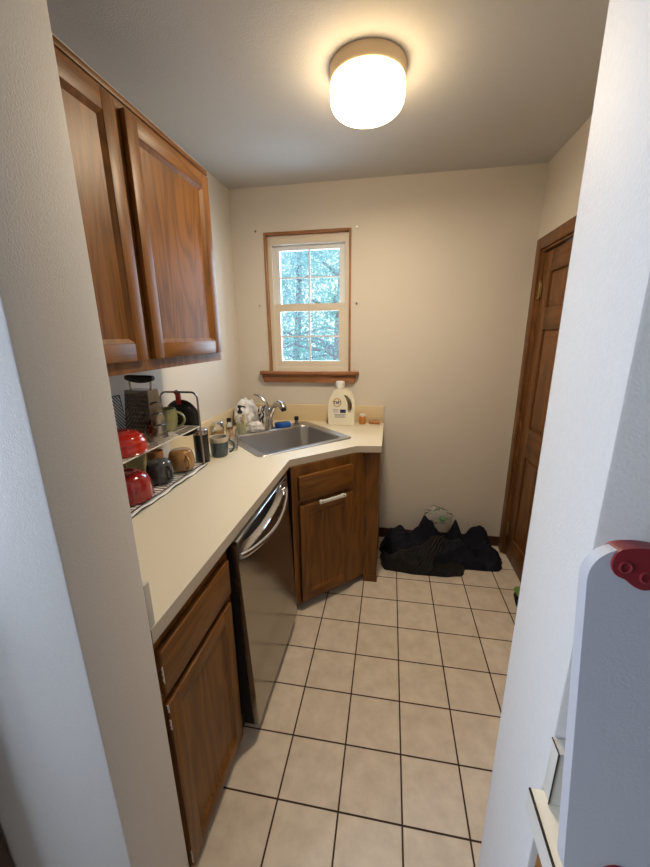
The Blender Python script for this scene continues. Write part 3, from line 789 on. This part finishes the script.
for u in (.27, .50, .73):
    z = gh * u; x = bx + (tx_ - bx) * u + .0012; hy_ = (by + (ty_ - by) * u) * .78
    pts = [(x + .0035 * math.sin(PI * k / 8), -hy_ + 2 * hy_ * k / 8, z + .004 * math.sin(PI * k / 8)) for k in range(9)]
    MB().tube(pts, .0042, 8, flat=.6).build('slicing_slot', M['black_gloss'], gr)
for s_ in (-1, 1): MB().tube([(s_ * .046, 0, gh - .002), (s_ * .050, 0, gh + .022), (s_ * .050, 0, gh + .040)], .0045, 8).build('handle_bracket', M['nickel'], gr)
g2 = MB(); pts = [(-.064 + .128 * k / 12, 0, gh + .046 - .005 * math.sin(PI * k / 12)) for k in range(13)]
g2.tube(pts, 0, 12, rs=[.007 + .009 * math.sin(PI * (k + .6) / 13.2) ** .6 for k in range(13)])
g2.build('handle', M['black'], gr)

# pan lid hung on the end hoop
ld = thing('pan_lid', 'round black pan lid hanging on the far end of the rack', 'lid', (-.862, -.300, 1.147))
mx = Matrix.Rotation(R(90), 4, 'X')
MB().lathe([(0, .018), (.03, .017), (.06, .012), (.082, .004), (.088, 0), (.090, -.003), (.086, -.004), (.05, .006), (0, .012)], seg=44, mtx=mx).build('disc', M['black_gloss'], ld)
MB().lathe([(0, .018), (.008, .018), (.007, .026), (.016, .030), (.017, .036), (0, .038)], seg=20, mtx=mx).build('knob', M['black'], ld)
MB().lathe([(.0905, -.0028), (.0915, -.0005), (.0905, .002), (.0885, .0)], seg=44, mtx=mx).build('metal_edge', M['dark_chrome'], ld)
# red hook tag above it
rt = MB(); rt.tube([(0, 0, .055), (.0, -.008, .062), (0, -.025, .060), (0, -.028, .045)], .003, 8); rt.box(-.014, .014, -.004, .002, -.01, .056, .003)
tag(rt.build('hanging_clip', M['red_gloss'], None, loc=(-.868, -.305 + .0, 1.222)), 'small red clip hooked over the rack end hoop', 'clip')

# cooling rack leaning on wall, containers behind
cw = thing('cooling_rack', 'small dark wire cooling rack leaning on the wall left of grater', 'rack', (-.928, -.70, UZ), rot=(0, R(-7), 0))
CA, CB, CH = -.10, .115, .185
c_ = MB(); c_.tube([(0, CA, 0.003), (0, CB, 0.003), (0, CB, CH), (0, CA, CH)], .0025, 8, closed=True); c_.build('rim', M['dark_chrome'], cw)
c_ = MB()
for k in range(-12, 18):
    y0 = CA + k * .0145; y1 = y0 + .15; z0, z1 = CH, .003
    a0, a1 = max(y0, CA), min(y1, CB)
    if a1 - a0 < .01: continue
    f0 = (a0 - y0) / (y1 - y0); f1 = (a1 - y0) / (y1 - y0)
    c_.tube([(0, a0, z0 + (z1 - z0) * f0), (0, a1, z0 + (z1 - z0) * f1)], .0019, 6)
c_.build('wire_grid', M['black'], cw)
gc = thing('glass_container', 'clear glass food container standing at the back of the lower shelf', 'container', (-.928, -.590, LZ))
MB().prism(rrect(-.017, .017, -.075, .075, .015), 0, .11).build('container_body', M['greenglass'], gc, bevel=.002)
MB().prism(rrect(-.019, .019, -.078, .078, .015), .1105, .122).build('lid', M['white_plastic'], gc, bevel=.002)
bxo = box('carton', M['paper'], -.014, .014, -.045, .045, 0, .14, bev=.002); bxo.location = (-.932, -.385, LZ); tag(bxo, 'pale carton standing at the back of the lower rack shelf', 'box')

# ------------------------------------------------------------------ detergent bottle
db = thing('detergent_jug', 'cream laundry detergent jug with white cap under the window', 'bottle', (-.205, .628, CZ + .0022), R(3))
def sm(pts, n=5):
    res = []; N_ = len(pts)
    for i in range(N_):
        p0, p1, p2, p3 = (Vector(pts[(i + k - 1) % N_]) for k in range(4))
        for k in range(n):
            t = k / n
            res.append(tuple(.5 * ((2 * p1) + (-p0 + p2) * t + (2 * p0 - 5 * p1 + 4 * p2 - p3) * t * t + (-p0 + 3 * p1 - 3 * p2 + p3) * t ** 3)))
    return res
outl = sm([(-.080, .0), (.0, .0), (.080, .0), (.090, .012), (.091, .07), (.092, .15), (.082, .195), (.058, .228), (.022, .248), (-.040, .250), (-.064, .220), (-.088, .165), (-.094, .10), (-.091, .012)], 5)
hol = sm([(.052, .088), (.066, .10), (.072, .14), (.061, .182), (.034, .208), (.018, .208), (.030, .185), (.040, .15), (.043, .11)], 4)
m90 = Matrix.Rotation(R(90), 4, 'X')
MB().prism(outl, -.046, .046, [hol], mtx=m90).build('jug_body', M['cream_bottle'], db, bevel=.016, bseg=5, angle=60)
nk = MB(); nk.lathe([(0, .246), (.026, .246), (.026, .262), (0, .262)], (-.012, 0, 0), 26); nk.build('neck', M['cream_bottle'], db)
cp = MB(); cp.lathe([(0, .256), (.031, .256), (.032, .259), (.030, .298), (.027, .302), (0, .302)], (-.012, 0, 0), 32); cp.build('cap', M['white_plastic'], db)
lb = MB(); lb.prism(sm([(-.072, .02), (0, .016), (.040, .02), (.034, .10), (.014, .19), (-.02, .206), (-.058, .18), (-.078, .10)], 5), .0463, .0469, mtx=m90); lb.build('label', M['label_cream'], db)
dk = MB(); dk.lathe([(0, .0475), (.030, .0475), (.030, .0469), (0, .0469)], (-.030, .160, 0), 36, mtx=m90); dko = dk.build('logo_disc', M['gold'], db)
dk = MB(); dk.lathe([(0, .0480), (.023, .0480), (.023, .0475), (0, .0475)], (-.030, .160, 0), 36, mtx=m90); dk.build('logo_centre', M['cream_bottle'], dko)
text_mesh('logo_text', 'Tide', .030, M['navy_ink'], dko, (-.030, -.0485, .161), (R(90), R(-8), 0), .0004, .15, .0009)
lb2 = MB(); lb2.box(-.010, .030, -.0478, -.0470, .088, .112, 0); lb2.build('label_patch', M['navy_ink'], db)
lb3 = MB()
for k, (a_, b_) in enumerate(((-.05, .03), (-.045, .022), (-.048, .028))): lb3.box(a_, b_, -.0476, -.0470, .074 - k * .009, .077 - k * .009)
for k in range(3): lb3.box(-.058, -.02, -.0476, -.0470, .110 - k * .009, .112 - k * .009)
lb3.build('label_print', M['blue_glaze'], db)
tag(MB().lathe([(0, 0), (.020, 0), (.022, .003), (.022, .050), (.019, .054), (.019, .056), (0, .056)], seg=24).build('pill_bottle', M['amber'], None, loc=(-.062, .655, CZ + .0002)), 'small amber bottle with white cap right of the detergent jug', 'bottle')
pc = MB().lathe([(0, .056), (.0215, .056), (.022, .058), (.022, .070), (0, .071)], seg=24).build('cap', M['white_plastic'], bpy.data.objects['pill_bottle'])
pk = MB().box(-.040, .040, -.015, .015, 0, .020, .006, 3); pk = pk.build('snack_bar', M['brownbar'], None, loc=(.022, .662, CZ + .0002), rot=(0, 0, R(-4)))
tag(pk, 'brown wrapped bar lying at the right end of the counter', 'bar')
st = MB().box(-.018, .012, -.0155, .0155, .0005, .0207, .006, 3); st.build('wrapper_band', M['amber'], pk)

# ------------------------------------------------------------------ clothes heap
def heap(name, label, cat, m, x0, x1, y0, y1, bumps, seed, fold=.02, floor=0., nx=90, ny=64, par=None):
    cx, cy = (x0 + x1) / 2, (y0 + y1) / 2
    mb = MB(); V = []; F = []
    for i in range(nx + 1):
        for jj in range(ny + 1):
            u = -1 + 2 * i / nx; v = -1 + 2 * jj / ny
            # square to disc
            du = u * math.sqrt(1 - v * v / 2); dv = v * math.sqrt(1 - u * u / 2)
            du = .55 * u + .45 * du; dv = .55 * v + .45 * dv
            rim = 1 + .07 * noise.noise(Vector((du * 3, dv * 3, seed)))
            x = cx + du * (x1 - x0) / 2 * rim; y = cy + dv * (y1 - y0) / 2 * rim
            e = max(abs(u), abs(v)); edge = min(1, (1 - e) / .10) ** .5
            z = .035
            for (bx_, by_, bz, s1, s2, an) in bumps:
                dx, dy = x - bx_, y - by_; ca, sa = math.cos(an), math.sin(an)
                p, q = (dx * ca + dy * sa) / s1, (-dx * sa + dy * ca) / s2
                z = max(z, .02 + bz * math.exp(-(abs(p) ** 1.6 + abs(q) ** 1.6)))
            q = Vector((x * 9, y * 6, seed)); 
            z += fold * (1 - abs(noise.noise(q)) * 3.6) + fold * .8 * (.5 - abs(noise.noise(q * 2.3)) * 2.4)
            z = max(.006, z) * edge
            V.append((x - cx, y - cy, z + .002 - floor))
    for i in range(nx):
        for jj in range(ny): F.append((i * (ny + 1) + jj, (i + 1) * (ny + 1) + jj, (i + 1) * (ny + 1) + jj + 1, i * (ny + 1) + jj + 1))
    # bottom skin
    nV = len(V); per = [i * (ny + 1) for i in range(nx + 1)] + [nx * (ny + 1) + j_ for j_ in range(1, ny + 1)] + [i * (ny + 1) + ny for i in range(nx - 1, -1, -1)] + [j_ for j_ in range(ny - 1, 0, -1)]
    mb.add(V, F); mb.f.append(tuple(per[::-1])); mb.m.append(0)
    o = mb.build(name, m, par, angle=80, loc=(cx, cy, 0))
    return tag(o, label, cat)
jk = heap('jacket', 'dark navy jacket heaped on the floor against the back wall', 'jacket', M['navy_cloth'], .095, .925, .36, .69,
     [(.42, .62, .20, .14, .07, .3), (.22, .60, .12, .14, .09, 0), (.62, .62, .215, .06, .05, 0), (.78, .62, .20, .10, .05, -.2), (.60, .50, .11, .3, .12, 0), (.80, .50, .10, .12, .10, 0), (.70, .46, .12, .25, .03, .35), (.16, .45, .10, .05, .15, .2)], 2.3, .026)
heap('quilted_vest', 'black ribbed vest lying over the front of the navy jacket', 'vest', M['black_quilt'], .10, .66, .262, .56,
     [(.30, .38, .10, .30, .09, .55), (.46, .46, .155, .22, .06, .6), (.20, .36, .05, .10, .09, .0)], 5.1, .010)
cb = thing('produce_bag', 'clear plastic bag with green packet on top of the navy jacket', 'bag', (.500, .655, .185))
crumple('film', M['clear_bag'], .095, .035, .065, 11, .4, 2.5, lv=4, parent=cb)
crumple('green_contents', M['green'], .022, .014, .018, 12, .3, 2, lv=2, parent=cb, loc=(.035, -.006, .02))

# something black and green half hidden behind the right side of the doorway
tb = thing('tote_bag', 'black bag with green top half hidden behind the doorway edge', 'bag', (.935, .015, 0))
crumple('bag_body', M['navy_cloth'], .05, .15, .045, 21, .2, 2., lv=3, parent=tb, loc=(-.005, 0, .001))
crumple('green_lining', M['lime'], .04, .06, .02, 22, .3, 2, lv=3, parent=tb, loc=(-.012, .075, .052))

# ------------------------------------------------------------------ right foreground: counter, splash, board
rc = thing('side_cabinet', 'brown wooden base cabinet below the right foreground counter', 'cabinet', (OXR + .004, -1.468, 0))
b_ = MB(); b_.box(0, .018, -.575, -.002, .0, .872, .001); b_.box(.018, .93, -.575, -.002, .08, .098); b_.box(.912, .93, -.575, -.002, 0, .872); b_.box(.018, .912, -.012, -.002, .098, .872)
b_.build('carcass', M['oak_v'], rc)
panel_door(rc, .03, .46, .10, .68, -.598); panel_door(rc, .48, .91, .10, .68, -.598)
drawer_front(rc, .03, .46, .70, .84, -.598); drawer_front(rc, .48, .91, .70, .84, -.598)
rct = thing('side_counter', 'tan laminate counter top with dark seam at lower right', 'countertop', (.330, -1.466, .875))
MB().box(.0015, .96, -.62, 0, 0, .038, .0005).build('top_slab', M['laminate'], rct)
MB().box(-.0015, .0008, -.62, -.0003, .0, .0365).build('edge_band', M['grey_lam'], rct)
MB().box(-.0016, .0014, -.62, -.0001, .0366, .0386).build('seam_line', M['seam'], rct)
spl = thing('side_splash', 'short grey laminate backsplash behind the white cutting board', 'backsplash', (.348, -1.4625, .9135))
MB().box(0, .94, -.020, 0, .0004, .092, .0003).build('splash_board', M['grey_lam'], spl)
s2 = MB(); s2.tube([(-.0008, -.0205, .001), (-.0008, -.0205, .092), (-.0008, 0, .0925)], .0009, 6); s2.build('seam_line', M['seam'], spl)

bd = thing('cutting_board', 'large white plastic cutting board with red corner grips leaning on wall', 'cutting board', (.329, -1.550, .9142), rot=(R(-8.6), R(-1.1), 0))
# local x right, z up along board, y thickness (front is -y at y=-.013)
m_ = m90
MB().prism(rrect(0, .40, 0, .405, .036, 10), 0, .016, mtx=m_).build('board', M['board'], bd, bevel=.0035, bseg=3, angle=60)
def grip(xc, zc, sx, sz):
    pts = sm([(.005, .001), (.0, -.012), (.004, -.023), (.013, -.0275), (.021, -.034), (.031, -.037), (.043, -.033), (.050, -.0275), (.060, -.022), (.063, -.012), (.058, .001), (.045, .0045), (.031, .006), (.016, .005)], 4)
    g = MB().prism([(xc + sx * x, zc + sz * z) for x, z in pts], -.003, .019, mtx=m_)
    o = g.build('corner_grip', M['red_rubber'], bd, bevel=.0025, bseg=3, angle=60)
    rg = MB()
    for (x, z, r) in ((.012, -.0145, .0052), (.031, -.0235, .0052), (.050, -.0145, .0052)):
        rg.tube([(xc + sx * x + r * math.cos(2 * PI * k / 20), -.0192, zc + sz * z + r * math.sin(2 * PI * k / 20)) for k in range(20)], .0015, 6, closed=True)
    rg.build('grip_ring', M['red_rubber'], o)
grip(.020, .402, 1, 1); grip(.022, .009, 1, -1)

# dark wooden cabinet whose edge just shows at the lower left of the photograph
dc = thing('tall_cabinet', 'dark brown wooden cabinet against the white wall at the lower left edge', 'cabinet', (-1.262, -1.464, 0))
MB().box(0, .585, -.085, 0, .06, 1.15, .004).build('carcass', M['walnut'], dc)
MB().box(-.012, .597, -.095, 0, 1.1505, 1.172, .004).build('top_board', M['walnut'], dc)
MB().box(.01, .575, -.07, -.01, 0, .06).build('plinth', M['toe'], dc)
for x0 in (.008, .297): panel_door(dc, x0, x0 + .28, .08, 1.13, -.103, mv=M['walnut'], mh=M['walnut'], th=.018)

# ------------------------------------------------------------------ outdoors
struct(MB().box(-14, 14, YB + .3, 20, -.9, -.8).build('ground', M['ground']))
def tree(x, y, h, r, label, mt, seed, n=2600, lean=0., lsz=.09, crown=(1.6, 1.4, 2.4), cz=None, nb=14):
    rnd = random.Random(seed)
    t = thing('tree', label, 'tree', (x, y, -.8), group='trees outside the window')
    tk = MB(); pts = []
    for k in range(9):
        u = k / 8; pts.append((lean * u * u + .05 * math.sin(u * 5 + seed), .04 * math.sin(u * 4), h * u))
    tk.tube(pts, 0, 10, rs=[r * (1 - .75 * k / 8) for k in range(9)])
    tips = []
    for k in range(nb):
        u = rnd.uniform(.22, .92); p0 = Vector(pts[int(u * 8)]); a = rnd.uniform(0, 2 * PI); L = rnd.uniform(.8, 1.7) * (1.1 - .5 * u)
        br = []
        for q in range(6):
            w_ = q / 5; br.append(p0 + Vector((math.cos(a + .4 * w_) * L * w_, math.sin(a + .4 * w_) * L * w_, L * (.55 * w_ - .35 * w_ * w_ + rnd.uniform(-.03, .03)))))
        tk.tube(br, 0, 6, rs=[r * .34 * (1 - .8 * q / 5) for q in range(6)]); tips += br[2:]
    tk.build('trunk', M['bark'], t)
    lf = MB(); cz = cz or h * .6
    for k in range(n):
        if rnd.random() < .7:
            p = Vector(rnd.choice(tips)) + Vector((rnd.gauss(0, .28), rnd.gauss(0, .28), rnd.gauss(0, .24)))
        else:
            p = Vector((rnd.gauss(0, crown[0] * .5), rnd.gauss(0, crown[1] * .5), cz + rnd.gauss(0, crown[2] * .5)))
        n1_ = Vector((rnd.gauss(0, 1), rnd.gauss(0, 1), rnd.gauss(0, 1))).normalized(); n2_ = n1_.orthogonal().normalized(); s = lsz * rnd.uniform(.5, 1.2)
        lf.add([p + n1_ * s, p + n2_ * s * .45, p - n1_ * s, p - n2_ * s * .45], [(0, 1, 2, 3)])
    fo = lf.build('foliage', mt, t, smooth=False, fixn=False)
    return t
tree(-.75, 4.6, 5.2, .13, 'tall tree with pale trunk seen through the right window half', M['leaf'], 3, 7000, .1, .034)
tree(-2.6, 8.6, 6.0, .14, 'leafy tree seen through the left half of the window', M['leaf2'], 5, 8000, .3, .052)
tree(.9, 12.5, 6.5, .16, 'farther pale green tree behind the others outside', M['leaf2'], 9, 7000, -.4, .075)
tree(-5.2, 14.0, 7.0, .16, 'distant tree at the far left outside the window', M['leaf'], 12, 6000, 0, .09)

# ------------------------------------------------------------------ light
wd = bpy.data.worlds.new('sky'); scene.world = wd; wd.use_nodes = True
nt = wd.node_tree; bg = nt.nodes['Background']
tcw = nt.nodes.new('ShaderNodeTexCoord'); sep = nt.nodes.new('ShaderNodeSeparateXYZ'); nt.links.new(tcw.outputs['Generated'], sep.inputs[0])
cr = nt.nodes.new('ShaderNodeValToRGB'); cr.color_ramp.elements[0].position = 0; cr.color_ramp.elements[0].color = (.80, .95, 1, 1); cr.color_ramp.elements[1].position = .6; cr.color_ramp.elements[1].color = (.42, .68, 1, 1)
nt.links.new(sep.outputs['Z'], cr.inputs['Fac']); nt.links.new(cr.outputs['Color'], bg.inputs['Color'])
bg.inputs['Strength'].default_value = 1.3

def area(name, loc, rot, sx, sy, e, col):
    l = bpy.data.lights.new(name, 'AREA'); l.shape = 'RECTANGLE'; l.size = sx; l.size_y = sy; l.energy = e; l.color = col
    o = bpy.data.objects.new(name, l); COL.objects.link(o); o.location = loc; o.rotation_euler = rot; return o
# daylight entering through the neighbouring room's window
area('daylight_side_window', (NX0 - .16, (LW['y0'] + LW['y1']) / 2, (LW['z0'] + LW['z1']) / 2), (0, R(-90), 0), 1.2, 1.0, 27, (.79, .84, 1.0))
# daylight entering through the sink window
area('daylight_sink_window', ((WX0 + WX1) / 2, YB + .45, (WZ0 + WZ1) / 2 + .1), (R(-90), 0, 0), .8, 1.1, 19, (.62, .80, 1.0))
# the lamp's own light thrown straight down through its glass
dl = area('lamp_downlight', (lc[0], lc[1], H - .1465), (0, 0, 0),  .2, .2, 8.4, (1.0, .82, .60)); dl.data.shape = 'DISK'

# ------------------------------------------------------------------ camera
cam = bpy.data.cameras.new('camera'); co = bpy.data.objects.new('camera', cam); COL.objects.link(co)
f_, p_, y_, r_ = 363.3964, -.2638, -.1763, -.0106
cy, sy, cp, sp_ = math.cos(y_), math.sin(y_), math.cos(p_), math.sin(p_)
fwd = Vector((sy * cp, cy * cp, sp_)); r0 = Vector((cy, -sy, 0)); u0 = r0.cross(fwd)
rr = r0 * math.cos(r_) + u0 * math.sin(r_); uu = u0 * math.cos(r_) - r0 * math.sin(r_)
mw = Matrix(((rr.x, uu.x, -fwd.x, .11684), (rr.y, uu.y, -fwd.y, -1.86972), (rr.z, uu.z, -fwd.z, 1.52551), (0, 0, 0, 1)))
co.matrix_world = mw
cam.sensor_fit = 'HORIZONTAL'; cam.sensor_width = 36; cam.lens = f_ / 650 * 36; cam.clip_start = .02
scene.camera = co
scene.view_settings.view_transform = 'Standard'; scene.view_settings.look = 'None'
scene.view_settings.exposure = .68; scene.view_settings.gamma = 1
